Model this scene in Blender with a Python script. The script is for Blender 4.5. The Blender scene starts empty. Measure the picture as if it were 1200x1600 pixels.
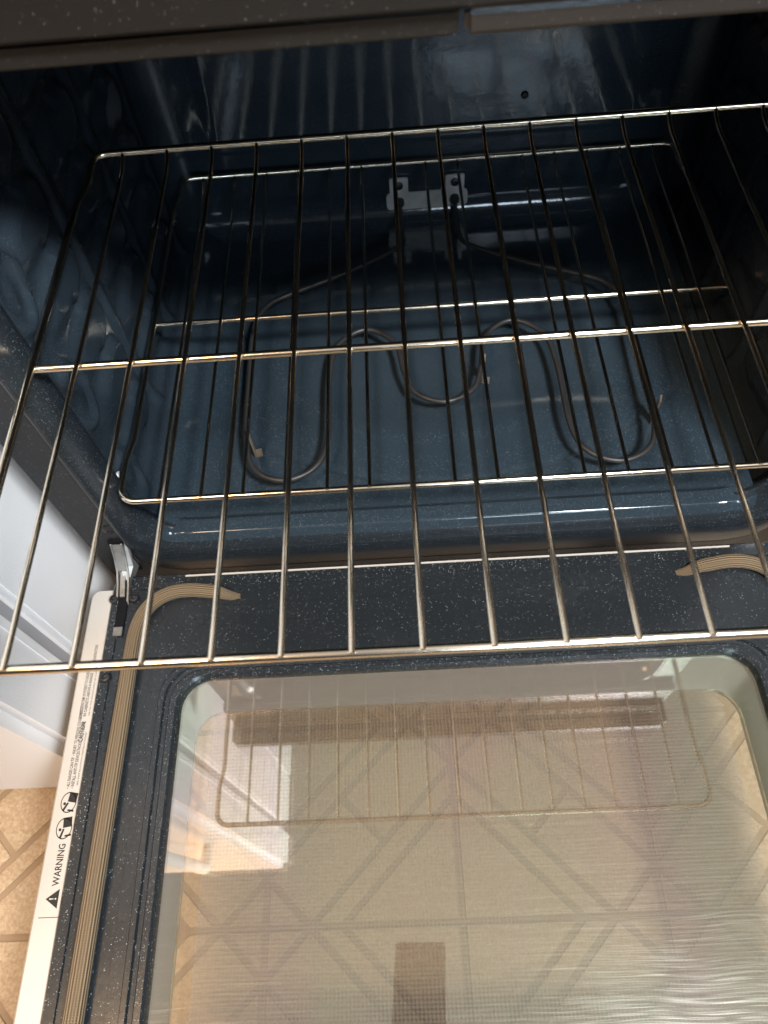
import bpy, bmesh, math, random
from mathutils import Vector, Matrix

random.seed(7)
SC = bpy.context.scene
COL = SC.collection
R = math.radians

# ------------------------------------------------------------------ camera
CAM_POS = Vector((-0.0413, -0.3673, 0.3892))
PITCH, YAW, ROLL = 1.0368, -0.0716, -0.1189
_cp, _sp, _cy, _sy = math.cos(PITCH), math.sin(PITCH), math.cos(YAW), math.sin(YAW)
FWD = Vector((_sy*_cp, _cy*_cp, -_sp))
_r0 = Vector((_cy, -_sy, 0)); _u0 = _r0.cross(FWD)
RIGHT = _r0*math.cos(ROLL) + _u0*math.sin(ROLL)
UP = -_r0*math.sin(ROLL) + _u0*math.cos(ROLL)
cd = bpy.data.cameras.new('camera')
cam = bpy.data.objects.new('camera', cd); COL.objects.link(cam)
cam.matrix_world = Matrix(((RIGHT.x, UP.x, -FWD.x, CAM_POS.x), (RIGHT.y, UP.y, -FWD.y, CAM_POS.y),
                           (RIGHT.z, UP.z, -FWD.z, CAM_POS.z), (0, 0, 0, 1)))
cd.sensor_fit = 'VERTICAL'; cd.sensor_height = 9.5; cd.lens = 9.5*1155/1600
cd.clip_start = 0.005; cd.clip_end = 50
cd.dof.use_dof = True; cd.dof.focus_distance = 0.66; cd.dof.aperture_fstop = 2.2
SC.camera = cam

# ------------------------------------------------------------------ room light
W = bpy.data.worlds.new('World'); SC.world = W; W.use_nodes = True
bg = W.node_tree.nodes['Background']
_wn = W.node_tree
_tc = _wn.nodes.new('ShaderNodeTexCoord'); _sx = _wn.nodes.new('ShaderNodeSeparateXYZ'); _rp = _wn.nodes.new('ShaderNodeValToRGB')
_wn.links.new(_tc.outputs['Generated'], _sx.inputs[0]); _wn.links.new(_sx.outputs['Z'], _rp.inputs['Fac'])
_rp.color_ramp.elements[0].position = 0.45; _rp.color_ramp.elements[0].color = (0.030, 0.030, 0.032, 1)   # walls and floor of the room
_rp.color_ramp.elements[1].position = 0.80; _rp.color_ramp.elements[1].color = (0.45, 0.43, 0.405, 1)      # white ceiling
_wn.links.new(_rp.outputs[0], bg.inputs['Color']); bg.inputs['Strength'].default_value = 1.0

def area(name, loc, target, size, power, color, sy=None):
    ld = bpy.data.lights.new(name, 'AREA'); ld.energy = power; ld.color = color
    ld.shape = 'RECTANGLE'; ld.size = size; ld.size_y = sy or size
    o = bpy.data.objects.new(name, ld); COL.objects.link(o); o.location = loc
    o.rotation_euler = (Vector(target)-Vector(loc)).to_track_quat('-Z', 'Y').to_euler()
    return o
area('ceiling_lamp', (0.62, -0.84, 1.45), (0.0, 0.0, -0.2), 0.26, 86, (0.93, 0.97, 1.0))
area('warm_lamp', (-0.95, -0.95, 1.70), (-0.5, -0.3, -0.6), 0.45, 40, (1.0, 0.66, 0.38))
area('window_daylight', (0.62, -3.0, 1.42), (0.1, 0.2, -0.1), 0.80, 37, (0.68, 0.85, 1.0), 0.55)

SC.view_settings.view_transform = 'Standard'; SC.view_settings.look = 'None'
SC.view_settings.exposure = 0.0; SC.view_settings.gamma = 1.0
SC.view_settings.use_curve_mapping = False
SC.render.engine = 'CYCLES'
SC.cycles.use_denoising = True
SC.cycles.max_bounces = 7; SC.cycles.transparent_max_bounces = 16; SC.cycles.glossy_bounces = 4; SC.cycles.diffuse_bounces = 3
SC.cycles.caustics_reflective = False; SC.cycles.caustics_refractive = False; SC.cycles.use_adaptive_sampling = True; SC.cycles.adaptive_threshold = 0.02
SC.cycles.sample_clamp_indirect = 6.0

# ------------------------------------------------------------------ materials
def new_mat(name):
    m = bpy.data.materials.new(name); m.use_nodes = True
    nt = m.node_tree
    return m, nt, nt.nodes['Principled BSDF'], nt.nodes['Material Output']
def nd(nt, t, **kw):
    n = nt.nodes.new(t)
    for k, v in kw.items(): setattr(n, k, v)
    return n
def objco(nt, scale=(1, 1, 1)):
    c = nd(nt, 'ShaderNodeTexCoord'); mp = nd(nt, 'ShaderNodeMapping')
    mp.inputs['Scale'].default_value = scale
    nt.links.new(c.outputs['Object'], mp.inputs['Vector'])
    return mp.outputs['Vector']
def noise(nt, vec, scale, detail=3, rough=0.55):
    n = nd(nt, 'ShaderNodeTexNoise'); n.inputs['Scale'].default_value = scale
    n.inputs['Detail'].default_value = detail; n.inputs['Roughness'].default_value = rough
    nt.links.new(vec, n.inputs['Vector']); return n
def ramp(nt, fac, stops):
    n = nd(nt, 'ShaderNodeValToRGB'); e = n.color_ramp.elements
    while len(e) < len(stops): e.new(0.5)
    for el, (p, c) in zip(e, stops):
        el.position = p; el.color = c if len(c) == 4 else (*c, 1)
    nt.links.new(fac, n.inputs['Fac']); return n.outputs['Color']
def mixc(nt, fac, a, b):
    n = nd(nt, 'ShaderNodeMix', data_type='RGBA')
    for s, v in ((0, fac), (6, a), (7, b)):
        if hasattr(v, 'is_output'): nt.links.new(v, n.inputs[s])
        else: n.inputs[s].default_value = v if s == 0 else (*v, 1)
    return n.outputs[2]
def math_n(nt, op, a, b=None, clamp=False):
    n = nd(nt, 'ShaderNodeMath', operation=op, use_clamp=clamp)
    for i, v in enumerate((a, b)):
        if v is None: continue
        if hasattr(v, 'is_output'): nt.links.new(v, n.inputs[i])
        else: n.inputs[i].default_value = v
    return n.outputs[0]
def bump(nt, h, bsdf, strength=0.2, dist=0.001):
    n = nd(nt, 'ShaderNodeBump'); n.inputs['Strength'].default_value = strength
    n.inputs['Distance'].default_value = dist
    nt.links.new(h, n.inputs['Height']); nt.links.new(n.outputs[0], bsdf.inputs['Normal'])

def enamel(name, base, fleck, density, rough, scale=520, spec=0.5, peel=0.08):
    m, nt, b, out = new_mat(name)
    v = objco(nt)
    vo = nd(nt, 'ShaderNodeTexVoronoi'); vo.inputs['Scale'].default_value = scale
    nt.links.new(v, vo.inputs['Vector'])
    sep = nd(nt, 'ShaderNodeSeparateColor'); nt.links.new(vo.outputs['Color'], sep.inputs[0])
    pick = math_n(nt, 'GREATER_THAN', sep.outputs[0], 1-density)
    dot = math_n(nt, 'LESS_THAN', vo.outputs['Distance'], math_n(nt, 'MULTIPLY', sep.outputs[2], 0.42))
    f = math_n(nt, 'MULTIPLY', math_n(nt, 'MULTIPLY', pick, dot), math_n(nt, 'MULTIPLY', sep.outputs[1], 0.9))
    n1 = noise(nt, v, 9, 4)
    col = mixc(nt, math_n(nt, 'MULTIPLY', n1.outputs['Fac'], 0.6), base, tuple(c*0.72 for c in base))
    nt.links.new(mixc(nt, f, col, fleck), b.inputs['Base Color'])
    rr = nd(nt, 'ShaderNodeMapRange'); rr.inputs[3].default_value = rough*0.7; rr.inputs[4].default_value = rough*1.5
    n2 = noise(nt, v, 24, 5, 0.65); nt.links.new(n2.outputs['Fac'], rr.inputs[0])
    nt.links.new(rr.outputs[0], b.inputs['Roughness'])
    b.inputs['Specular IOR Level'].default_value = spec
    n3 = noise(nt, v, 160, 2)
    bump(nt, n3.outputs['Fac'], b, peel, 0.001)
    return m
M = {}
M['cavity'] = enamel('cavity_enamel', (0.021, 0.032, 0.042), (0.16, 0.20, 0.24), 0.36, 0.10, 1250, 0.45)
M['wall'] = enamel('side_wall_enamel', (0.021, 0.030, 0.039), (0.13, 0.17, 0.21), 0.32, 0.22, 1300, 0.42, 0.03)
M['enamel'] = enamel('speckled_enamel', (0.0125, 0.0152, 0.0175), (0.34, 0.37, 0.39), 0.34, 0.24, 1000, 0.45)
M['frame'] = enamel('frame_enamel', (0.016, 0.017, 0.019), (0.32, 0.34, 0.36), 0.20, 0.34, 1150, 0.4)
M['lip'] = enamel('lip_enamel', (0.013, 0.017, 0.021), (0.22, 0.26, 0.29), 0.24, 0.22, 1300, 0.45)
M['trim'] = enamel('top_trim_enamel', (0.009, 0.0088, 0.0086), (0.09, 0.088, 0.085), 0.16, 0.30, 1000, 0.35)
M['trim_gloss'] = enamel('gloss_trim_enamel', (0.014, 0.014, 0.015), (0.10, 0.10, 0.10), 0.10, 0.12, 1000, 0.6)

def steel(name, base, stain, rough, stain_amt, metallic=1.0, grit=0.45):
    m, nt, b, out = new_mat(name)
    v = objco(nt)
    n1 = noise(nt, v, 22, 5, 0.65); n2 = noise(nt, v, 420, 3, 0.7)
    s = ramp(nt, n1.outputs['Fac'], [(0.38, (0, 0, 0)), (0.68, (1, 1, 1))])
    f = math_n(nt, 'MULTIPLY', s, stain_amt)
    g = ramp(nt, n2.outputs['Fac'], [(0.66, (0, 0, 0)), (0.78, (1, 1, 1))])
    c = mixc(nt, f, base, stain)
    c = mixc(nt, math_n(nt, 'MULTIPLY', g, grit), c, (0.08, 0.055, 0.035))
    nt.links.new(c, b.inputs['Base Color'])
    b.inputs['Metallic'].default_value = metallic
    nt.links.new(math_n(nt, 'ADD', math_n(nt, 'MULTIPLY', n1.outputs['Fac'], 0.16), rough), b.inputs['Roughness'])
    bump(nt, n2.outputs['Fac'], b, 0.12*grit, 0.0004)
    return m
M['wire'] = steel('rack_steel', (0.84, 0.75, 0.62), (0.68, 0.52, 0.33), 0.09, 0.45, 1.0, 0.10)
M['element'] = steel('element_sheath', (0.036, 0.035, 0.035), (0.022, 0.020, 0.018), 0.36, 0.7, 0.4)
M['zinc'] = steel('zinc_plate', (0.34, 0.34, 0.33), (0.12, 0.11, 0.095), 0.46, 1.0, 0.8)
M['bracket'] = steel('bracket_plate', (0.62, 0.61, 0.60), (0.38, 0.35, 0.32), 0.40, 0.8, 0.45)
M['clip'] = steel('clip_plate', (0.25, 0.20, 0.15), (0.14, 0.10, 0.06), 0.45, 0.8, 0.5)

def plain(name, col, rough, spec=0.5, var=0.06, vs=6, bmp=0.0, bs=300, metallic=0):
    m, nt, b, out = new_mat(name); v = objco(nt)
    n1 = noise(nt, v, vs, 5, 0.6)
    nt.links.new(mixc(nt, n1.outputs['Fac'], tuple(c*(1-var) for c in col), tuple(min(1, c*(1+var)) for c in col)), b.inputs['Base Color'])
    b.inputs['Roughness'].default_value = rough; b.inputs['Specular IOR Level'].default_value = spec
    b.inputs['Metallic'].default_value = metallic
    if bmp:
        n2 = noise(nt, v, bs, 2); bump(nt, n2.outputs['Fac'], b, bmp, 0.0008)
    return m
M['white'] = plain('white_paint', (0.42, 0.385, 0.34), 0.32, 0.5, 0.03)
M['fridge'] = plain('fridge_white', (0.86, 0.855, 0.86), 0.38, 0.4, 0.03, 5, 0.35, 420)
M['fridge_gasket'] = plain('fridge_gasket', (0.42, 0.42, 0.44), 0.5)
M['sticker'] = plain('sticker_paper', (0.42, 0.385, 0.34), 0.4, 0.4, 0.02)
M['ink'] = plain('black_ink', (0.012, 0.012, 0.012), 0.5, 0.3)
M['black'] = plain('black_steel', (0.012, 0.012, 0.013), 0.4, 0.5)
M['hole_shade'] = plain('slot_shade', (0.006, 0.006, 0.007), 0.8, 0.1)  # near-black colour standing in for the shade inside the hinge openings
M['seam'] = plain('seam_line', (0.10, 0.08, 0.06), 0.6, 0.3)
M['chamber'] = plain('chamber_metal', (0.30, 0.295, 0.29), 0.34, 0.5, 0.08, 14, 0.1, 120, 0.35)
M['mount'] = plain('lamp_dome', (0.62, 0.52, 0.36), 0.3)
M['phone'] = plain('phone_case', (0.03, 0.028, 0.036), 0.45)
M['cooktop'] = plain('cooktop_dark', (0.02, 0.02, 0.022), 0.25)

def rope_mat():
    m, nt, b, out = new_mat('braided_rope')
    uv = nd(nt, 'ShaderNodeUVMap'); 
    sx = nd(nt, 'ShaderNodeSeparateXYZ'); nt.links.new(uv.outputs[0], sx.inputs[0])
    # uv.x runs along the rope in metres, uv.y round it 0..1
    a = math_n(nt, 'MULTIPLY', sx.outputs[0], 3400.0); c = math_n(nt, 'MULTIPLY', sx.outputs[1], 2*math.pi*18)
    w1 = math_n(nt, 'SINE', a); w2 = math_n(nt, 'SINE', c)
    h = math_n(nt, 'ADD', math_n(nt, 'MULTIPLY', math_n(nt, 'MULTIPLY', w1, w2), 0.35), math_n(nt, 'MULTIPLY', w2, 0.45))
    hh = math_n(nt, 'ADD', math_n(nt, 'MULTIPLY', h, 0.5), 0.5)
    v = objco(nt); n1 = noise(nt, v, 30, 4); n2 = noise(nt, v, 8, 3)
    base = mixc(nt, hh, (0.095, 0.066, 0.038), (0.33, 0.24, 0.14))
    st = ramp(nt, n1.outputs['Fac'], [(0.42, (0, 0, 0)), (0.75, (1, 1, 1))])
    col = mixc(nt, math_n(nt, 'MULTIPLY', st, 0.55), base, (0.20, 0.15, 0.10))
    nt.links.new(col, b.inputs['Base Color'])
    b.inputs['Roughness'].default_value = 0.55; b.inputs['Specular IOR Level'].default_value = 0.4
    b.inputs['Metallic'].default_value = 0.15
    bump(nt, h, b, 1.0, 0.0016)
    return m
M['rope'] = rope_mat()

def vinyl(name, col, dark, light):
    m, nt, b, out = new_mat(name)
    tc = nd(nt, 'ShaderNodeNewGeometry'); v = tc.outputs['Position']
    n1 = noise(nt, v, 240, 4, 0.7); n2 = noise(nt, v, 14, 4); vo = nd(nt, 'ShaderNodeTexVoronoi')
    vo.inputs['Scale'].default_value = 330; nt.links.new(v, vo.inputs['Vector'])
    c = ramp(nt, n1.outputs['Fac'], [(0.30, dark), (0.50, col), (0.72, light)])
    sep = nd(nt, 'ShaderNodeSeparateColor'); nt.links.new(vo.outputs['Color'], sep.inputs[0])
    fl = math_n(nt, 'MULTIPLY', math_n(nt, 'GREATER_THAN', sep.outputs[0], 0.80), 0.45)
    c = mixc(nt, fl, c, light)
    fd = math_n(nt, 'MULTIPLY', math_n(nt, 'LESS_THAN', sep.outputs[1], 0.10), 0.4)
    c = mixc(nt, fd, c, dark)
    c = mixc(nt, math_n(nt, 'MULTIPLY', n2.outputs['Fac'], 0.35), c, tuple(x*0.72 for x in col))
    oi = nd(nt, 'ShaderNodeObjectInfo')
    c = mixc(nt, math_n(nt, 'MULTIPLY', oi.outputs['Random'], 0.14), c, tuple(x*0.7 for x in col))
    nt.links.new(c, b.inputs['Base Color'])
    b.inputs['Roughness'].default_value = 0.42
    bump(nt, n1.outputs['Fac'], b, 0.25, 0.001)
    return m
M['tile'] = vinyl('vinyl_tile', (0.43, 0.305, 0.185), (0.31, 0.21, 0.12), (0.56, 0.44, 0.30))
M['joint'] = plain('vinyl_joint', (0.29, 0.20, 0.12), 0.55, 0.3, 0.15, 60)

def glass(name, tint, refl, rough, dots=False, scratch=False):
    """thin pane: light passes straight through, a share is mirrored at the surface"""
    m, nt, b, out = new_mat(name); nt.nodes.remove(b)
    tr = nd(nt, 'ShaderNodeBsdfTransparent'); tr.inputs[0].default_value = (*tint, 1)
    gl = nd(nt, 'ShaderNodeBsdfGlossy'); gl.inputs['Roughness'].default_value = rough
    iv = objco(nt, (1.0, 0.35, 1.0)); ni = noise(nt, iv, 5.5, 2)
    nt.links.new(ramp(nt, ni.outputs['Fac'], [(0.30, (0.98, 0.91, 0.72)), (0.45, (0.96, 0.86, 0.86)), (0.56, (0.86, 1.0, 0.82)), (0.70, (1.0, 0.93, 0.74))]), gl.inputs['Color'])
    fr = nd(nt, 'ShaderNodeFresnel'); fr.inputs[0].default_value = 1.5
    f = math_n(nt, 'ADD', math_n(nt, 'MULTIPLY', fr.outputs[0], 1.0), refl, True)
    mx = nd(nt, 'ShaderNodeMixShader'); nt.links.new(f, mx.inputs[0])
    nt.links.new(tr.outputs[0], mx.inputs[1]); nt.links.new(gl.outputs[0], mx.inputs[2])
    cur = mx
    v = objco(nt)
    if scratch:
        hs = []
        for ang, sx, sy in ((4, 16, 900), (-9, 22, 1100), (17, 14, 800), (-28, 18, 1000)):
            c0 = nd(nt, 'ShaderNodeTexCoord'); mp = nd(nt, 'ShaderNodeMapping')
            mp.inputs['Rotation'].default_value = (0, 0, R(ang)); mp.inputs['Scale'].default_value = (sx, sy, 1)
            nw = noise(nt, c0.outputs['Object'], 5, 2)
            wv = nd(nt, 'ShaderNodeVectorMath', operation='SCALE'); wv.inputs['Scale'].default_value = 0.02
            nt.links.new(nw.outputs['Color'], wv.inputs[0])
            ad = nd(nt, 'ShaderNodeVectorMath', operation='ADD')
            nt.links.new(c0.outputs['Object'], ad.inputs[0]); nt.links.new(wv.outputs[0], ad.inputs[1])
            nt.links.new(ad.outputs[0], mp.inputs['Vector'])
            n = noise(nt, mp.outputs['Vector'], 1.0, 1, 0.5)
            hs.append(ramp(nt, n.outputs['Fac'], [(0.60, (0, 0, 0)), (0.70, (1, 1, 1))]))
        sc = hs[0]
        for h in hs[1:]: sc = math_n(nt, 'ADD', sc, h)
        sc = math_n(nt, 'ADD', math_n(nt, 'MULTIPLY', sc, 0.9), 0.30)
        g2 = nd(nt, 'ShaderNodeBsdfGlossy'); g2.inputs['Roughness'].default_value = 0.26
        g2.inputs['Color'].default_value = (1, 1, 0.90, 1)
        m2 = nd(nt, 'ShaderNodeMixShader'); nt.links.new(math_n(nt, 'MULTIPLY', sc, 0.011), m2.inputs[0])
        nt.links.new(cur.outputs[0], m2.inputs[1]); nt.links.new(g2.outputs[0], m2.inputs[2]); cur = m2
    if dots:
        # printed dot screen: staggered grid, left clear near the rim
        sx = nd(nt, 'ShaderNodeSeparateXYZ'); nt.links.new(v, sx.inputs[0])
        p = 2*math.pi/0.0048
        a = math_n(nt, 'SINE', math_n(nt, 'MULTIPLY', math_n(nt, 'ADD', sx.outputs[0], sx.outputs[1]), p*0.7071))
        c = math_n(nt, 'SINE', math_n(nt, 'MULTIPLY', math_n(nt, 'SUBTRACT', sx.outputs[0], sx.outputs[1]), p*0.7071))
        d = math_n(nt, 'ADD', math_n(nt, 'MULTIPLY', math_n(nt, 'MULTIPLY', a, c), 0.42), 0.55, True)
        inx = math_n(nt, 'LESS_THAN', math_n(nt, 'ABSOLUTE', sx.outputs[0]), 0.252)
        d = math_n(nt, 'MULTIPLY', d, inx)
        df = nd(nt, 'ShaderNodeBsdfDiffuse'); df.inputs[0].default_value = (0.32, 0.295, 0.28, 1)
        m3 = nd(nt, 'ShaderNodeMixShader'); nt.links.new(math_n(nt, 'MULTIPLY', d, 0.34), m3.inputs[0])
        nt.links.new(cur.outputs[0], m3.inputs[1]); nt.links.new(df.outputs[0], m3.inputs[2]); cur = m3
    nt.links.new(cur.outputs[0], out.inputs['Surface'])
    return m
M['glass_in'] = glass('inner_glass', (0.98, 0.96, 0.93), 0.105, 0.004, scratch=True)
M['glass_out'] = glass('dotted_glass', (0.97, 0.96, 0.93), 0.04, 0.02, dots=True)

# ------------------------------------------------------------------ mesh helpers
def obj(name, verts, faces, mat, parent=None, smooth=True, loc=None, uvs=None, angle=40):
    me = bpy.data.meshes.new(name); me.from_pydata([tuple(v) for v in verts], [], faces); me.update()
    if uvs:
        l = me.uv_layers.new(name='UVMap')
        for poly in me.polygons:
            for li, vi in zip(poly.loop_indices, range(len(poly.vertices))):
                l.data[li].uv = uvs[poly.index][vi]
    o = bpy.data.objects.new(name, me); COL.objects.link(o)
    me.materials.append(mat)
    if smooth:
        for p in me.polygons: p.use_smooth = True
        me.set_sharp_from_angle(angle=R(angle))
    if loc: o.location = loc
    if parent: o.parent = parent
    return o
def empty(name, label, cat, loc=(0, 0, 0), group=None):
    o = bpy.data.objects.new(name, None); COL.objects.link(o); o.location = loc
    o.empty_display_size = 0.05
    o['label'] = label; o['category'] = cat
    if group: o['group'] = group
    return o
class MB:
    def __init__(s): s.v = []; s.f = []
    def add(s, v, f):
        n = len(s.v); s.v += [tuple(x) for x in v]; s.f += [tuple(i+n for i in q) for q in f]; return s
    def box(s, x0, x1, y0, y1, z0, z1, c=0.0):
        """box with chamfered edges c"""
        if c <= 0:
            v = [(x, y, z) for z in (z0, z1) for y in (y0, y1) for x in (x0, x1)]
            return s.add(v, [(0, 2, 3, 1), (4, 5, 7, 6), (0, 1, 5, 4), (2, 6, 7, 3), (0, 4, 6, 2), (1, 3, 7, 5)])
        bm = bmesh.new()
        vs = [bm.verts.new((x, y, z)) for z in (z0, z1) for y in (y0, y1) for x in (x0, x1)]
        for q in [(0, 2, 3, 1), (4, 5, 7, 6), (0, 1, 5, 4), (2, 6, 7, 3), (0, 4, 6, 2), (1, 3, 7, 5)]:
            bm.faces.new([vs[i] for i in q])
        bmesh.ops.bevel(bm, geom=bm.edges[:], offset=c, segments=2, affect='EDGES')
        bm.verts.index_update()
        r = s.add([v.co[:] for v in bm.verts], [[v.index for v in f.verts] for f in bm.faces]); bm.free(); return r
    def tube(s, pts, r, n=10, closed=False, rads=None):
        pts = [Vector(p) for p in pts]; N = len(pts)
        t = []
        for i in range(N):
            a = pts[(i-1) % N] if (closed or i > 0) else pts[i]
            b = pts[(i+1) % N] if (closed or i < N-1) else pts[i]
            t.append((b-a).normalized())
        up = Vector((0, 0, 1)) if abs(t[0].z) < 0.9 else Vector((1, 0, 0))
        u = (up - t[0]*up.dot(t[0])).normalized(); v = []
        for i in range(N):
            u = (u - t[i]*u.dot(t[i])).normalized(); w = t[i].cross(u)
            rr = rads[i] if rads else r
            for k in range(n):
                a = 2*math.pi*k/n
                v.append(pts[i] + (u*math.cos(a)+w*math.sin(a))*rr)
        f = []
        for i in range(N if closed else N-1):
            j = (i+1) % N
            for k in range(n):
                f.append((i*n+k, i*n+(k+1) % n, j*n+(k+1) % n, j*n+k))
        if not closed:
            f.append(tuple(range(n-1, -1, -1))); f.append(tuple((N-1)*n+k for k in range(n)))
        return s.add(v, f)
    def lathe(s, c, axis, prof, n=20):
        axis = Vector(axis).normalized(); a = Vector((1, 0, 0)) if abs(axis.x) < 0.9 else Vector((0, 1, 0))
        u = (a - axis*a.dot(axis)).normalized(); w = axis.cross(u); c = Vector(c); v = []; f = []
        for (r, h) in prof:
            for k in range(n):
                t = 2*math.pi*k/n; v.append(c+axis*h+(u*math.cos(t)+w*math.sin(t))*r)
        for i in range(len(prof)-1):
            for k in range(n):
                f.append((i*n+k, i*n+(k+1) % n, (i+1)*n+(k+1) % n, (i+1)*n+k))
        f.append(tuple((len(prof)-1)*n+k for k in range(n)))
        return s.add(v, f)
    def prism(s, poly, axis, a0, a1):
        """poly in the two other axes, extruded along axis from a0 to a1"""
        def P(p, a):
            return {'x': (a, p[0], p[1]), 'y': (p[0], a, p[1]), 'z': (p[0], p[1], a)}[axis]
        n = len(poly); v = [P(p, a0) for p in poly]+[P(p, a1) for p in poly]
        f = [tuple(range(n-1, -1, -1)), tuple(range(n, 2*n))]
        f += [(i, (i+1) % n, n+(i+1) % n, n+i) for i in range(n)]
        return s.add(v, f)
    def build(s, name, mat, parent=None, smooth=True, angle=40):
        return obj(name, s.v, s.f, mat, parent, smooth, angle=angle)
def rrect(x0, x1, y0, y1, r, n=8):
    r = max(r, 1e-4); p = []
    for cx, cy, a0 in ((x1-r, y1-r, 0), (x0+r, y1-r, 90), (x0+r, y0+r, 180), (x1-r, y0+r, 270)):
        for k in range(n+1):
            a = R(a0+90*k/n); p.append((cx+r*math.cos(a), cy+r*math.sin(a)))
    return p
def loft(rings):
    n = len(rings[0]); v = [p for r in rings for p in r]; f = []
    for i in range(len(rings)-1):
        for k in range(n):
            f.append((i*n+k, i*n+(k+1) % n, (i+1)*n+(k+1) % n, (i+1)*n+k))
    return v, f
def grid(name, us, vs, fn, mat, parent, flip=False):
    verts = [fn(u, v) for v in vs for u in us]; n = len(us); f = []
    for j in range(len(vs)-1):
        for i in range(n-1):
            q = (j*n+i, j*n+i+1, (j+1)*n+i+1, (j+1)*n+i); f.append(q[::-1] if flip else q)
    return obj(name, verts, f, mat, parent, True, angle=180)
def lin(a, b, n): return [a+(b-a)*i/(n-1) for i in range(n)]
def sstep(a, b, x):
    t = min(1, max(0, (x-a)/(b-a))); return t*t*(3-2*t)
def catmull(P, sub=8, closed=False):
    P = [Vector(p) for p in P]; out = []; n = len(P)
    for i in range(n-1):
        p0 = P[max(i-1, 0)]; p1 = P[i]; p2 = P[i+1]; p3 = P[min(i+2, n-1)]
        for k in range(sub):
            t = k/sub
            out.append(0.5*((2*p1)+(p2-p0)*t+(2*p0-5*p1+4*p2-p3)*t*t+(3*p1-p0-3*p2+p3)*t**3))
    out.append(P[-1]); return out

# ------------------------------------------------------------------ kitchen floor
FZ = -0.62
fl = MB().box(-2.2, 2.2, -2.2, 0.75, FZ-0.02, FZ-0.0018).build('floor', M['joint'], smooth=False)
fl['kind'] = 'structure'
C0 = (-0.0075, -0.343); P = 0.237; AI, AO = 0.1435, 0.1825; S2 = math.sqrt(2)
def inset(poly, d):
    n = len(poly); out = []
    area2 = sum(poly[i][0]*poly[(i+1) % n][1]-poly[(i+1) % n][0]*poly[i][1] for i in range(n))
    sgn = 1 if area2 > 0 else -1
    L = []
    for i in range(n):
        a, b = poly[i], poly[(i+1) % n]; dx, dy = b[0]-a[0], b[1]-a[1]; l = math.hypot(dx, dy)
        nx, ny = -dy/l*sgn, dx/l*sgn
        L.append(((a[0]+nx*d, a[1]+ny*d), (dx/l, dy/l)))
    for i in range(n):
        (p, u), (q, w) = L[i-1], L[i]
        den = u[0]*w[1]-u[1]*w[0]; t = ((q[0]-p[0])*w[1]-(q[1]-p[1])*w[0])/den
        out.append((p[0]+u[0]*t, p[1]+u[1]*t))
    return out
G = 0.0040
def rot2(p, q):
    for _ in range(q): p = (-p[1], p[0])
    return p
e = AO/S2; e2 = (2*P-AO)/S2
def uv2xy(u, v): return ((u-v)/S2, (u+v)/S2)
KINDS = {
 'tri': inset([(0, 0), (AI, 0), (0, AI)], G),
 'strip': inset([(AI, 0), (AO, 0), (0, AO), (0, AI)], G),
 'half': inset([uv2xy(e, 0), uv2xy(e2, 0), uv2xy(e2, e), uv2xy(e, e)], G),
 'half2': inset([uv2xy(e, -e), uv2xy(e2, -e), uv2xy(e2, 0), uv2xy(e, 0)], G),
 'cross': inset([(0, 0), (P-AO, 0), (0, P-AO)], G)}
def tile_geo(poly):
    n = len(poly); top = inset(poly, 0.0008)
    v = [(x, y, -0.0016) for x, y in poly]+[(x, y, -0.0004) for x, y in poly]+[(x, y, 0.0) for x, y in top]
    f = [tuple(2*n+i for i in range(n))]
    for b in (0, n): f += [(b+i, b+(i+1) % n, b+n+(i+1) % n, b+n+i) for i in range(n)]
    return v, f
TM = {}
for k, poly in KINDS.items():
    v, f = tile_geo(poly); me = bpy.data.meshes.new('floor_tile'); me.from_pydata(v, [], f); me.update()
    me.materials.append(M['tile']); TM[k] = (me, v, f)
far = MB()
for i in range(-10, 11):
    for j in range(-9, 6):
        if (i+j) % 2: continue
        cx, cy = C0[0]+i*P, C0[1]+j*P
        if cy > 0.75 or cy < -2.0 or abs(cx) > 2.05: continue
        near = -0.80 < cx < 0.50 and -0.75 < cy < 0.0
        items = [('tri', q, cx, cy) for q in range(4)]+[('strip', q, cx, cy) for q in range(4)]
        items += [('half', 0, cx, cy), ('half2', 0, cx, cy), ('half', 1, cx, cy), ('half2', 1, cx, cy)]
        items += [('cross', q, cx+P, cy) for q in range(4)]
        for k, q, x, y in items:
            me, v, f = TM[k]
            if near:
                t = bpy.data.objects.new('floor_tile', me); COL.objects.link(t); t.parent = fl
                t.location = (x, y, FZ); t.rotation_euler = (0, 0, q*math.pi/2)
            else:
                if y > 0.7: continue
                far.add([(*[a+b for a, b in zip(rot2((p[0], p[1]), q), (x, y))], p[2]+FZ) for p in v], f)
ft = far.build('floor_tiles_beyond', M['tile'], fl, smooth=False); ft['kind'] = 'stuff'

# ------------------------------------------------------------------ the oven
oven = empty('kitchen_range', 'white kitchen range with dark blue speckled oven cavity, its door lowered open', 'oven', (0, 0, FZ))
OV = Vector((0, 0, -FZ))       # children are built in scene coordinates, shifted to the base
def under(o, parent):
    o.parent = parent
    o.matrix_parent_inverse = Matrix.Translation(-parent_loc(parent))
    return o
def parent_loc(p):
    l = Vector(p.location)
    if p.parent: l += parent_loc(p.parent)-parent_loc(p.parent)  # parts sit at zero inside their thing
    return l

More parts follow.
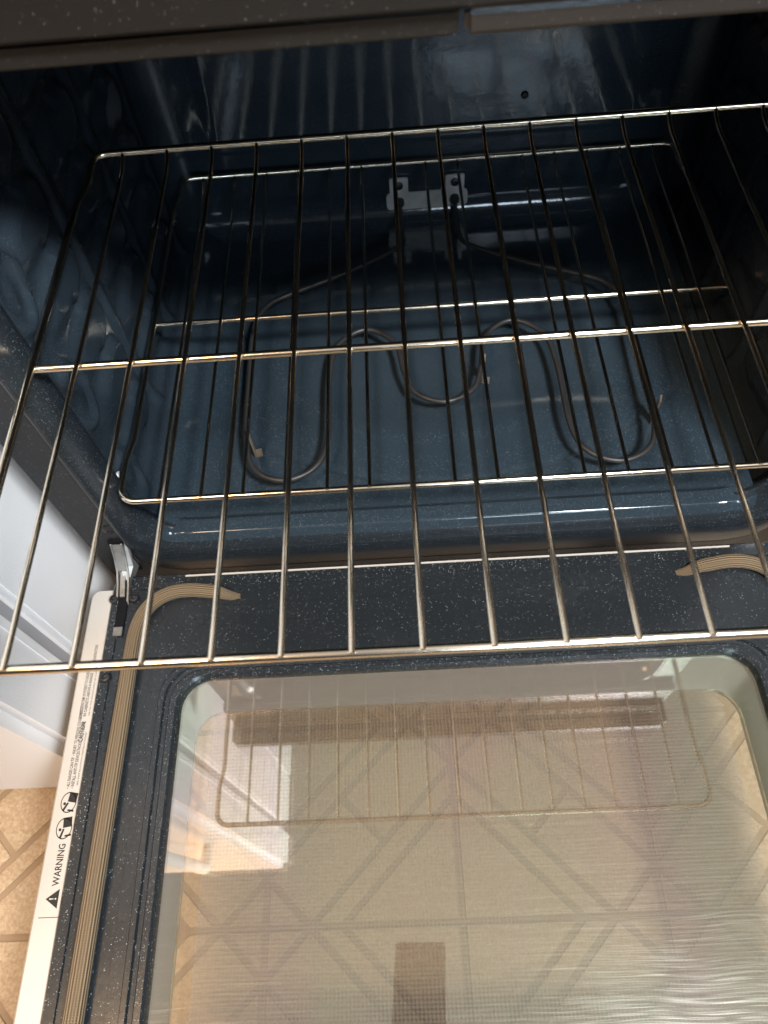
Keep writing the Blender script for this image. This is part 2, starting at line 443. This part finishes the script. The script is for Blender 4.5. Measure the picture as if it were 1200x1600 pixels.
def fring(hx, zb, zt, y, r): return [(x, y, z) for x, z in rrect(-hx, hx, zb, zt, r)]
FR = [(.376, -.345, .300, .0005, .004), (.3755, -.3445, .2995, .000, .004), (.3385, -.3335, .2215, .000, .05), (.3370, -.332, .2205, .001, .05), (.3370, -.332, .2205, .008, .05)]
v, f = loft([fring(*a) for a in FR])
frame = under(obj('front_frame', v, f, M['frame'], angle=25), oven)
LR = [(.3365, -.3315, .2200, .006, .05), (.3365, -.3310, .2200, -.0010, .05), (.3358, -.329, .2195, -.0030, .05), (.3345, -.324, .2185, -.0042, .05), (.3325, -.306, .2172, -.0045, .05), (.3305, -.297, .2160, -.0040, .05), (.3280, -.289, .2148, -.0025, .05),
      (.3245, -.2825, .2128, .0005, .05), (.3205, -.2775, .2105, .0045, .05), (.3170, -.2735, .2080, .0095, .05), (.3150, -.2715, .2065, .0150, .05), (.3145, -.2710, .2060, .0185, .05),
      (.3155, -.2745, .2080, .0225, .05), (.3200, -.281, .2130, .030, .05), (.332, -.292, .225, .046, .05)]
v, f = loft([fring(*a) for a in LR])
under(obj('opening_lip', v, f, M['lip'], angle=60), oven)

# side walls: pressed rack supports (rounded lobes between upright channels)
WX, WZ0, WZ1, WY0, WY1, CR = .327, -.272, .222, .030, .482, .036
LOBES = [(-.21+.06*k) for k in range(7)]
COLS = [.125, .250, .375]
def wall_d(y, z):
    d = 0.0
    for c in COLS:
        for zc in LOBES:
            # pad: long slope towards the door, short drop behind, rounded foot
            dy = (c-y)/.068 if y < c else (y-c)/.046
            dz = (z-zc)/.026 if z > zc else (zc-z)/.032
            q = (abs(dy)**2.4+abs(dz)**2.4)**(1/2.4)
            if q < 1:
                pl = 0.42 if y < c else 0.70
                d = max(d, .0080*sstep(1.0, pl, q))
        t = (y-(c+.056))/.010
        if abs(t) < 1: d = max(d, .0050*(1-t*t)**1.5)
    for zc in (.020, -.10, -.225, .13):           # oval dimples by the front edge
        q = ((y-.055)/.020)**2+((z-zc)/.036)**2
        d += .007*math.exp(-((q-0.8)/0.35)**2)+.004*math.exp(-q*3)
    d *= sstep(.030, .050, y)*sstep(.482, .44, y)*sstep(WZ0, WZ0+.03, z)
    t = z-WZ0; cv = 0.0
    if t < CR: cv = CR-math.sqrt(max(0, CR*CR-(CR-t)**2))
    t = WY1-y
    if t < CR: cv = max(cv, CR-math.sqrt(max(0, CR*CR-(CR-t)**2)))
    return max(d, cv) if cv > 0.012 else d+cv
ys = lin(WY0, WY1-.036, 120)+[WY1-.036*(1-math.sin(a)) for a in lin(0.08, math.pi/2, 12)]
zs = [WZ0+.036*(1-math.cos(a)) for a in lin(0, math.pi/2-.08, 12)]+lin(WZ0+.036, WZ1, 140)
for sgn in (-1, 1):
    under(grid('cavity_side_wall', ys, zs, lambda y, z, s=sgn: (s*(WX-wall_d(y, z)), y, z), M['wall'], None, sgn > 0), oven)
# back wall with coved foot
def back_fn(x, z):
    t = z-WZ0; c = 0
    if t < .030: c = .030-math.sqrt(max(0, .030**2-(.030-t)**2))
    # shallow pressed panel edge
    w = sstep(.262, .254, abs(x))*sstep(-.236, -.228, z)
    return (x, WY1-c-.0025*w, z)
bz = [WZ0+.03*(1-math.cos(a)) for a in lin(0, math.pi/2-.05, 10)]+lin(WZ0+.03, WZ1, 60)
under(grid('cavity_back_wall', lin(-.30, .30, 90), bz, back_fn, M['cavity'], None), oven)
# floor of the cavity
def flo(x, y):
    z = -.272
    led = sstep(.031, .022, y)*sstep(.290, .276, abs(x)); z += .0055*led
    z -= .012*sstep(.009, -.001, y)
    if abs(x) > .265: z += .05-math.sqrt(max(1e-9, .05**2-(abs(x)-.265)**2))
    r = math.hypot(x-.002, y-.427); q = (r-.370)/.0026
    if abs(x) < .26: z -= .0020*math.exp(-q*q)
    z += .0012*sstep(.23, .16, math.hypot(x, (y-.26)*1.3))
    return (x, y, z)
fy = lin(.0022, .045, 44)+lin(.046, .48, 200)
under(grid('cavity_floor', lin(-.302, .302, 150), fy, flo, M['cavity'], None), oven)
under(MB().box(-.33, .33, .03, .49, .222, .228).build('cavity_ceiling', M['cavity']), oven)
# shell panels
under(MB().box(-.3765, -.3725, .004, .62, -.60, .300).build('side_panel', M['white']), oven)
under(MB().box(.3725, .3765, .004, .62, -.60, .300).build('side_panel', M['white']), oven)
under(MB().box(-.371, .371, .55, .56, -.60, .298).build('rear_panel', M['zinc']), oven)
under(MB().box(-.374, .374, -.004, .020, -.60, -.375, .004).build('storage_drawer', M['white']), oven)
under(MB().box(-.379, .379, -.052, .62, .302, .335, .006).build('cooktop', M['cooktop']), oven)
# strip under the cooktop and the two halves of the lip above the opening
under(MB().box(-.376, .376, -.017, -.0005, .2205, .3005, .002).build('vent_strip', M['trim']), oven)
under(MB().box(-.342, -.0072, -.0105, -.0045, .2065, .2182, .0015).build('lip_strip', M['trim']), oven)
under(MB().box(-.0048, .342, -.0125, -.0045, .2065, .2188, .0028).build('lip_strip', M['trim_gloss']), oven)
# lamp dome and screw on the back wall
under(MB().lathe((.245, WY1, .012), (0, -1, 0), [(.048, -.002), (.047, .008), (.036, .020), (.018, .027), (.004, .029)], 28).build('oven_lamp', M['mount']), oven)
SCREW = [(.0045, 0), (.0045, .0012), (.0034, .0026), (.0012, .003), (.0011, .0018)]
under(MB().lathe((.118, WY1-.0025, -.114), (0, -1, 0), SCREW, 14).build('screw', M['black']), oven)
for s in (-1, 1):
    under(MB().lathe((s*.341, -.0005, -.236), (0, -1, 0), [(.0075, -.001), (.0075, .001), (.0055, .0025), (.003, .003), (.0028, .001), (.001, .0008)], 18).build('frame_screw', M['black']), oven)
    under(MB().lathe((s*.3262, .041, -.205), (-s, 0, 0), [(.0085, -.002), (.0085, .0018), (.0075, .0030), (.0062, .0024), (.0058, .0004), (.0025, .0002)], 22).build('wall_grommet', M['bracket']), oven)
    under(MB().box(s*.345-.007, s*.345+.007, -.0032, -.0009, -.322, -.258).build('hinge_opening_shade', M['hole_shade']), oven)  # dark plate on the frame paints the shade of the hinge opening

# ---- bake element
half = [(-.036, .486), (-.036, .44), (-.037, .41), (-.050, .388), (-.115, .351), (-.175, .324), (-.203, .306), (-.2175, .270), (-.2185, .185), (-.2165, .108), (-.205, .068),
        (-.174, .0525), (-.142, .066), (-.1285, .102), (-.127, .186), (-.118, .233), (-.085, .2565), (-.052, .233), (-.043, .188), (-.031, .157)]
path = [(x+.003, y, -.2465) for x, y in half]+[(.003, .1425, -.2465)]+[(-x+.003, y, -.2465) for x, y in reversed(half)]
path[0] = (path[0][0], path[0][1], -.2415); path[-1] = (path[-1][0], path[-1][1], -.2415)
ele = under(MB().tube(catmull(path, 7), .0031, 10).build('bake_element', M['element'], angle=180), oven)
def under2(o, part): return under(o, part)
pl = rrect(-.050, .056, -.254, -.229, .006, 4)
under(MB().prism(pl, 'y', WY1-.0060, WY1-.0040).build('mounting_plate', M['bracket'], angle=30), ele)
for sx in (-.033, .039):
    under(MB().prism(rrect(sx-.012, sx+.012, -.2285, -.207, .002, 2), 'y', WY1-.0075, WY1-.0052).build('mounting_tab', M['bracket'], angle=30), ele)
    under(MB().lathe((sx, WY1-.0075, -.217), (0, -1, 0), [(.0055, 0), (.0055, .002), (.003, .003), (.0026, .001)], 14).build('screw', M['black']), ele)
    under(MB().lathe((sx, WY1-.006, -.2415), (0, -1, 0), [(.0062, 0), (.0062, .006), (.0045, .008)], 14).build('ferrule', M['element']), ele)
for (x, y, a) in ((-.2125, .106, .25), (.0455, .190, -.2), (.222, .118, -.35)):
    mb = MB().box(-.0010, .0010, -.005, .005, -.272, -.2330).box(-.0010, .0075, -.005, .005, -.2720, -.2706)
    ca, sa = math.cos(a), math.sin(a)
    mb.v = [(p[0]*ca-p[1]*sa+x+.004, p[0]*sa+p[1]*ca+y, p[2]) for p in mb.v]
    under(mb.build('support_clip', M['clip']), ele)

# ---- door (lowered, lying level in front of the cavity)
DZ = -.300
def dring(hx, yt, yb, z, r): return [(x, y, z) for x, y in rrect(-hx, hx, yb, yt, r)]
v, f = loft([dring(*a) for a in [(.358, -.034, -.560, DZ-.012, .012), (.358, -.034, -.562, DZ-.0065, .012), (.380, -.034, -.580, DZ-.0065, .008), (.382, -.034, -.582, DZ-.0085, .008), (.382, -.034, -.582, DZ-.060, .008),
        (.372, -.040, -.576, DZ-.064, .008), (.2715, -.154, -.468, DZ-.064, .028), (.2715, -.154, -.468, DZ-.054, .028)]])
door = under(obj('oven_door', v, f, M['white']), oven)
PR = [(.357, -.0215, -.562, DZ-.014, .012), (.357, -.0215, -.562, DZ-.002, .012), (.3555, -.023, -.5605, DZ, .012), (.3460, -.037, -.548, DZ, .022), (.3450, -.038, -.547, DZ-.0018, .022),
      (.3060, -.060, -.512, DZ-.0018, .030), (.3050, -.061, -.511, DZ+.0012, .030), (.2935, -.118, -.4935, DZ+.0012, .036), (.2920, -.1195, -.492, DZ+.0042, .036),
      (.2875, -.1235, -.4880, DZ+.0042, .034), (.2860, -.125, -.4865, DZ+.0015, .033), (.2825, -.1275, -.484, DZ+.0012, .032), (.281, -.1290, -.4825, DZ+.0036, .031),
      (.2755, -.1335, -.478, DZ+.0036, .030), (.2735, -.1355, -.476, DZ+.0015, .029), (.2720, -.137, -.4745, DZ-.004, .029), (.2720, -.137, -.4745, DZ-.0075, .029)]
v, f = loft([dring(*a) for a in PR])
under(obj('inner_panel', v, f, M['enamel'], angle=24), door)
under(MB().box(-.281, .281, -.0258, -.0241, DZ-.004, DZ+.0009).build('hinge_edge_strip', M['white']), door)
# chamber between the panes
v, f = loft([dring(*a) for a in [(.2735, -.1355, -.476, DZ-.0085, .030), (.2725, -.1365, -.475, DZ-.010, .030), (.2700, -.1520, -.466, DZ-.046, .028), (.2692, -.1560, -.4655, DZ-.0500, .029)]])
under(obj('window_chamber', v, f, M['chamber'], angle=60), door)
under(MB().prism(rrect(-.2732, .2732, -.4757, -.1358, .03, 6), 'z', DZ-.0078, DZ-.0048).build('inner_glass', M['glass_in'], angle=30), door)
under(MB().prism(rrect(-.2690, .2690, -.465, -.1562, .029, 6), 'z', DZ-.0525, DZ-.0485).build('outer_glass', M['glass_out'], angle=30), door)
# rope gasket: open towards the hinge side, both ends tucked into the panel
ropeL = [(-.222, -.0505), (-.236, -.049), (-.252, -.0465), (-.272, -.044), (-.290, -.0455), (-.305, -.052), (-.3165, -.064), (-.3225, -.080), (-.3245, -.10)]
ropeL += [(-.3245-.004*(t/9), -.10-.045*t) for t in range(1, 10)]
ropeL += [(-.324, -.525), (-.312, -.538), (-.295, -.542), (-.2, -.543), (-.1, -.543), (0, -.543)]
def rope(points):
    pts = catmull([(x, y, DZ+.0075) for x, y in points], 10); N = len(pts); n = 16
    L = [0]
    for i in range(1, N): L.append(L[-1]+(pts[i]-pts[i-1]).length)
    rads = []
    for i in range(N):
        t = min(1.0, L[i]/.032); rads.append(.0042+(.0030+.0010*sstep(.1, .25, L[i]))*sstep(0, 1, t)); pts[i].z = DZ-.0050+.0105*sstep(0, .8, t)
    mb = MB().tube(pts, .01, n, rads=rads)
    uv = []
    for i in range(N-1):
        for k in range(n):
            uv.append([(L[i], k/n), (L[i], (k+1)/n), (L[i+1], (k+1)/n), (L[i+1], k/n)])
    uv += [[(0, 0)]*n]*2
    return obj('rope_gasket', mb.v, mb.f, M['rope'], None, True, uvs=uv, angle=180)
full = ropeL+[(-x, y) for x, y in reversed(ropeL[:-1])]
# one rope, mirrored halves meet at the far rail
g1 = under(rope(ropeL), door); g2 = under(rope([(-x, y) for x, y in ropeL]), door)
# screws in the door panel
DS = [(.0085, -.001), (.0085, .0008), (.0070, .0026), (.0042, .0030), (.0036, .0012), (.001, .0008)]
for s in (-1, 1):
    for (x, y) in ((.3535, -.0475), (.3325, -.0475), (.3495, -.131)):
        x2 = x if y > -.1 else .3490
        under(MB().lathe((s*x2, y, DZ), (0, 0, 1), [(a*.62, b) for a, b in DS], 16).build('door_screw', M['black']), door)
    under(MB().box(s*.3440-.0048, s*.3440+.0048, -.0835, -.0235, DZ-.006, DZ+.0006).build('hinge_slot_shade', M['hole_shade']), door)  # solid dark block, its colour stands for shade in the slot
    # hinge: two cheek plates, a folded tab and the link going into the frame
    for dx in (-.0060, .0050):
        mb = MB().prism([(.004, -.258), (-.004, -.262), (-.012, -.276), (-.022, -.288), (-.034, -.294), (-.050, -.2985), (-.056, -.304), (-.040, -.306), (-.020, -.306), (-.006, -.312), (.004, -.312)], 'x', s*.3440+dx-.0009, s*.3440+dx+.0009)
        under(mb.build('hinge_cheek', M['zinc'], angle=30), door)
    under(MB().prism([(-.003, -.2625), (-.012, -.276), (-.0215, -.287), (-.0215, -.290), (-.012, -.280), (-.003, -.267)], 'x', s*.3440-.0049, s*.3440+.0039).build('hinge_link', M['zinc'], angle=30), door)
    # broad stamped bracket leaning out of the frame opening
    i0, i1 = s*.3475, s*.3325
    q = [(i0, .003, -.2600), (i1-s*-.004, .003, -.2620), (i1, -.008, -.2740), (i1-s*-.001, -.0165, -.2870), (i1-s*-.005, -.026, -.2935), (i0-s*.004, -.030, -.2945), (i0-s*.002, -.018, -.2840), (i0, -.008, -.2700)]
    nq = len(q); qq = q+[(x, y+.0014, z-.0014) for x, y, z in q]
    under(obj('hinge_bracket', qq, [tuple(range(nq)), tuple(range(2*nq-1, nq-1, -1))]+[(k, (k+1) % nq, nq+(k+1) % nq, nq+k) for k in range(nq)], M['zinc'], None, False), door)
    under(MB().lathe((s*.3440-.006*1, -.019, -.2945), (1, 0, 0), [(.003, 0), (.003, .012), (.002, .0125)], 12).build('hinge_rivet', M['zinc']), door)
    under(MB().prism([(-.020, -.2895), (-.033, -.2925), (-.046, -.297), (-.046, -.2995), (-.033, -.2960), (-.020, -.2925)], 'x', s*.3440-.0030, s*.3440+.0020).build('hinge_arm', M['zinc'], angle=30), door)
    under(MB().box(s*.3440-.0046, s*.3440+.0046, -.0885, -.0790, DZ+.0002, DZ+.0022, .0006).build('slot_tab', M['zinc']), door)

# ---- warning sticker on the white door rim
LZ = DZ-.0065
under(MB().box(-.3762, -.3588, -.336, -.092, LZ+.0001, LZ+.0004).build('warning_label', M['sticker'], smooth=False), door)
LB = LZ+.0006
def text(s, y0, x_base, size, length=None, bold=0.0):
    """lettering that reads towards the hinge, its top towards the outer rim"""
    cu = bpy.data.curves.new('t', 'FONT'); cu.body = s; cu.size = size; cu.offset = bold; cu.resolution_u = 2
    to = bpy.data.objects.new('t', cu); COL.objects.link(to)
    bpy.context.view_layer.update()
    me = bpy.data.meshes.new_from_object(to.evaluated_get(bpy.context.evaluated_depsgraph_get()))
    xs = [q.co.x for q in me.vertices]; w = max(xs)-min(xs)
    k = (length/w) if length else 1.0
    for q in me.vertices: q.co = Vector((x_base-q.co.y, y0+q.co.x*k, LB))
    bpy.data.objects.remove(to)
    o = bpy.data.objects.new('lettering', me); COL.objects.link(o)
    me.materials.clear(); me.materials.append(M['ink'])
    return under(o, door)
tri = MB().prism([(-.3615, -.3300), (-.3615, -.3150), (-.3725, -.3225)], 'z', LB-.0001, LB)
under(tri.build('warning_triangle', M['ink'], smooth=False), door)
ex = MB().prism([(-.3693, -.3231), (-.3693, -.3219), (-.3655, -.3222), (-.3655, -.3228)], 'z', LB+.0001, LB+.0002)
ex.prism([(-.3645, -.3231), (-.3645, -.3219), (-.3632, -.3219), (-.3632, -.3231)], 'z', LB+.0001, LB+.0002)
under(ex.build('exclamation_mark', M['sticker'], smooth=False), door)
text('WARNING', -.3125, -.3632, .0085, .0335, .00012)
def picto(yc, tip):
    xc, r = -.3672, .0072
    ring = MB(); N = 28; vv = []
    for k in range(N):
        a = 2*math.pi*k/N
        for rr in (r, r-.0007): vv.append((xc+rr*math.cos(a), yc+rr*math.sin(a)*1.25, LB))
    ring.add(vv, [(2*k, 2*k+1, (2*k+3) % (2*N), (2*k+2) % (2*N)) for k in range(N)])
    ca, sa = math.cos(tip), math.sin(tip)
    def q(pts): return [(xc+(x*ca-y*sa), yc+(x*sa+y*ca)*1.2) for x, y in pts]
    ring.prism(q([(-.001, .0005), (.0068, .0005), (.0068, .0075), (-.001, .0075)]), 'z', LB-.0001, LB)
    ring.prism(q([(-.004, -.006), (-.0022, -.0066), (.0005, -.0005), (-.001, .0)]), 'z', LB-.0001, LB)
    ring.prism(q([(.001, -.006), (.0066, -.006), (.0066, -.0046), (.001, -.0048)]), 'z', LB-.0001, LB)
    ring.lathe((xc-.0035, yc-.001, LB-.0002), (0, 0, 1), [(.0013, 0), (.0013, .0002)], 10)
    under(ring.build('pictogram', M['ink'], smooth=False), door)
picto(-.2665, .12); picto(-.2445, -.15)
text('• ALL RANGES CAN TIP  • INJURY TO PERSONS COULD RESULT', -.2325, -.3690, .0042, .0760, .00005)
text('• INSTALL ANTI-TIP DEVICES PACKED WITH RANGE', -.2325, -.3648, .0042, .0610, .00005)
text('SEE INSTALLATION INSTRUCTIONS', -.2300, -.3612, .0022, .0480)
text('CAUTION:', -.1905, -.3640, .0068, .0190, .00008)
text('DO NOT STORE ITEMS OF INTEREST TO CHILDREN', -.1685, -.3690, .0042, .0480, .00005)
text('IN CABINETS ABOVE A RANGE', -.1665, -.3650, .0042, .0430, .00005)
text('OR ON THE BACKGUARD OF A RANGE', -.1660, -.3614, .0022, .0500)
text('SEE INSTRUCTIONS', -.1120, -.3650, .0040, .0180, .00004)
under(MB().box(-.3762, -.3588, -.3368, -.3362, LZ+.0001, LZ+.00025).build('label_edge', M['seam'], smooth=False), door)

# ------------------------------------------------------------------ oven racks
S = .039
def make_rack(loc, label):
    t = empty('oven_rack', label, 'oven rack', loc, 'wire oven racks')
    YF, YB, RB = -.2267, .2339, .0085
    xw, xn = .3120, .3075
    def arc(cx, cy, r, a0, a1, z=0, n=6): return [(cx+r*math.cos(R(a0+(a1-a0)*k/n)), cy+r*math.sin(R(a0+(a1-a0)*k/n)), z) for k in range(n+1)]
    rail = []
    rail += arc(-xw+.016, YF+.016, .016, 270, 180)
    rail += [(-xw, YF+.045, 0), (-xw+.001, YF+.052, 0), (-xn-.001, YF+.066, 0), (-xn, YF+.074, 0), (-xn, 0, 0), (-xn, YB-.060, 0), (-xn+.001, YB-.052, .0005),
             (-xn+.006, YB-.036, .0035), (-xn+.008, YB-.028, .0045), (-xn+.008, YB-.014, RB-.002)]
    rail += [(-xn+.011, YB-.004, RB), (-xn+.020, YB, RB)]
    pts = rail+[(-x, y, z) for x, y, z in reversed(rail)]
    MB().tube(pts, .0031, 10, closed=True).build('frame_rail', M['wire'], t, angle=180)
    MB().tube([(-xn+.001, 0, -.0028), (0, 0, -.0028), (xn-.001, 0, -.0028)], .0029, 10).build('cross_bar', M['wire'], t, angle=60)
    w0 = None
    for i in range(1, 16):
        x = (i-8)*S
        if w0 is None:
            w0 = MB().tube([(0, YF-.0015, .0034), (0, YF+.01, .0030), (0, 0, .0018), (0, YB-.022, .0020), (0, YB-.013, .0035), (0, YB-.006, RB-.003), (0, YB-.001, RB+.0005)], .0019, 8).build('wire', M['wire'], t, angle=60)
            o = w0
        else:
            o = bpy.data.objects.new('wire', w0.data); COL.objects.link(o); o.parent = t
        o.location = (x, 0, 0)
    return t
make_rack((0, 0, 0), 'upper chrome wire rack, pulled out over the open door')
make_rack((.0005, .2228, -.1816), 'lower chrome wire rack, pushed fully inside above the heating element')

# ------------------------------------------------------------------ refrigerator at the left
RX, RY0, RY1 = -.435, -.172, .56
fr = empty('refrigerator', 'tall white refrigerator standing left of the oven, its side panel facing the door', 'refrigerator', (-.80, .15, FZ))
bodyf = MB().box(-1.16, RX-.004, -.066, RY1, FZ+.012, 1.22, .008)
under(bodyf.build('body', M['fridge']), fr)
under(MB().box(RX-.0045, RX+.0015, .070, RY1-.01, FZ+.014, 1.215, .0026).build('side_skin', M['fridge']), fr)
under(MB().box(RX-.0045, RX-.0005, -.058, .0665, FZ+.014, 1.215, .0015).build('side_skin', M['fridge']), fr)
under(MB().box(-1.15, RX-.010, -.082, -.064, FZ+.02, 1.21).build('door_gasket', M['fridge_gasket']), fr)
dm = MB().box(-1.165, RX+.002, RY0, -.083, FZ+.003, 1.225, .014)
fd = under(dm.build('refrigerator_door', M['fridge']), fr)
under(MB().box(RX-.0005, RX+.0032, -.097, -.0855, FZ+.02, 1.21, .0015).build('door_edge_bead', M['fridge']), fd)
under(MB().tube([(-.50, RY0-.004, .15), (-.50, RY0-.045, .17), (-.50, RY0-.05, .40), (-.50, RY0-.045, .63), (-.50, RY0-.004, .65)], .012, 10).build('handle', M['fridge'], angle=180), fd)

# ------------------------------------------------------------------ the phone that takes the picture (seen mirrored in the glass)
ph = MB().box(-.041, .041, -.085, .085, -.005, .005, .003).build('phone', M['phone'])
pc = CAM_POS - FWD*.013 - UP*.072 - RIGHT*.026
ph.matrix_world = Matrix(((RIGHT.x, UP.x, -FWD.x, pc.x), (RIGHT.y, UP.y, -FWD.y, pc.y), (RIGHT.z, UP.z, -FWD.z, pc.z), (0, 0, 0, 1)))
ph['label'] = 'dark phone held above the open door, mirrored in its window glass'; ph['category'] = 'phone'
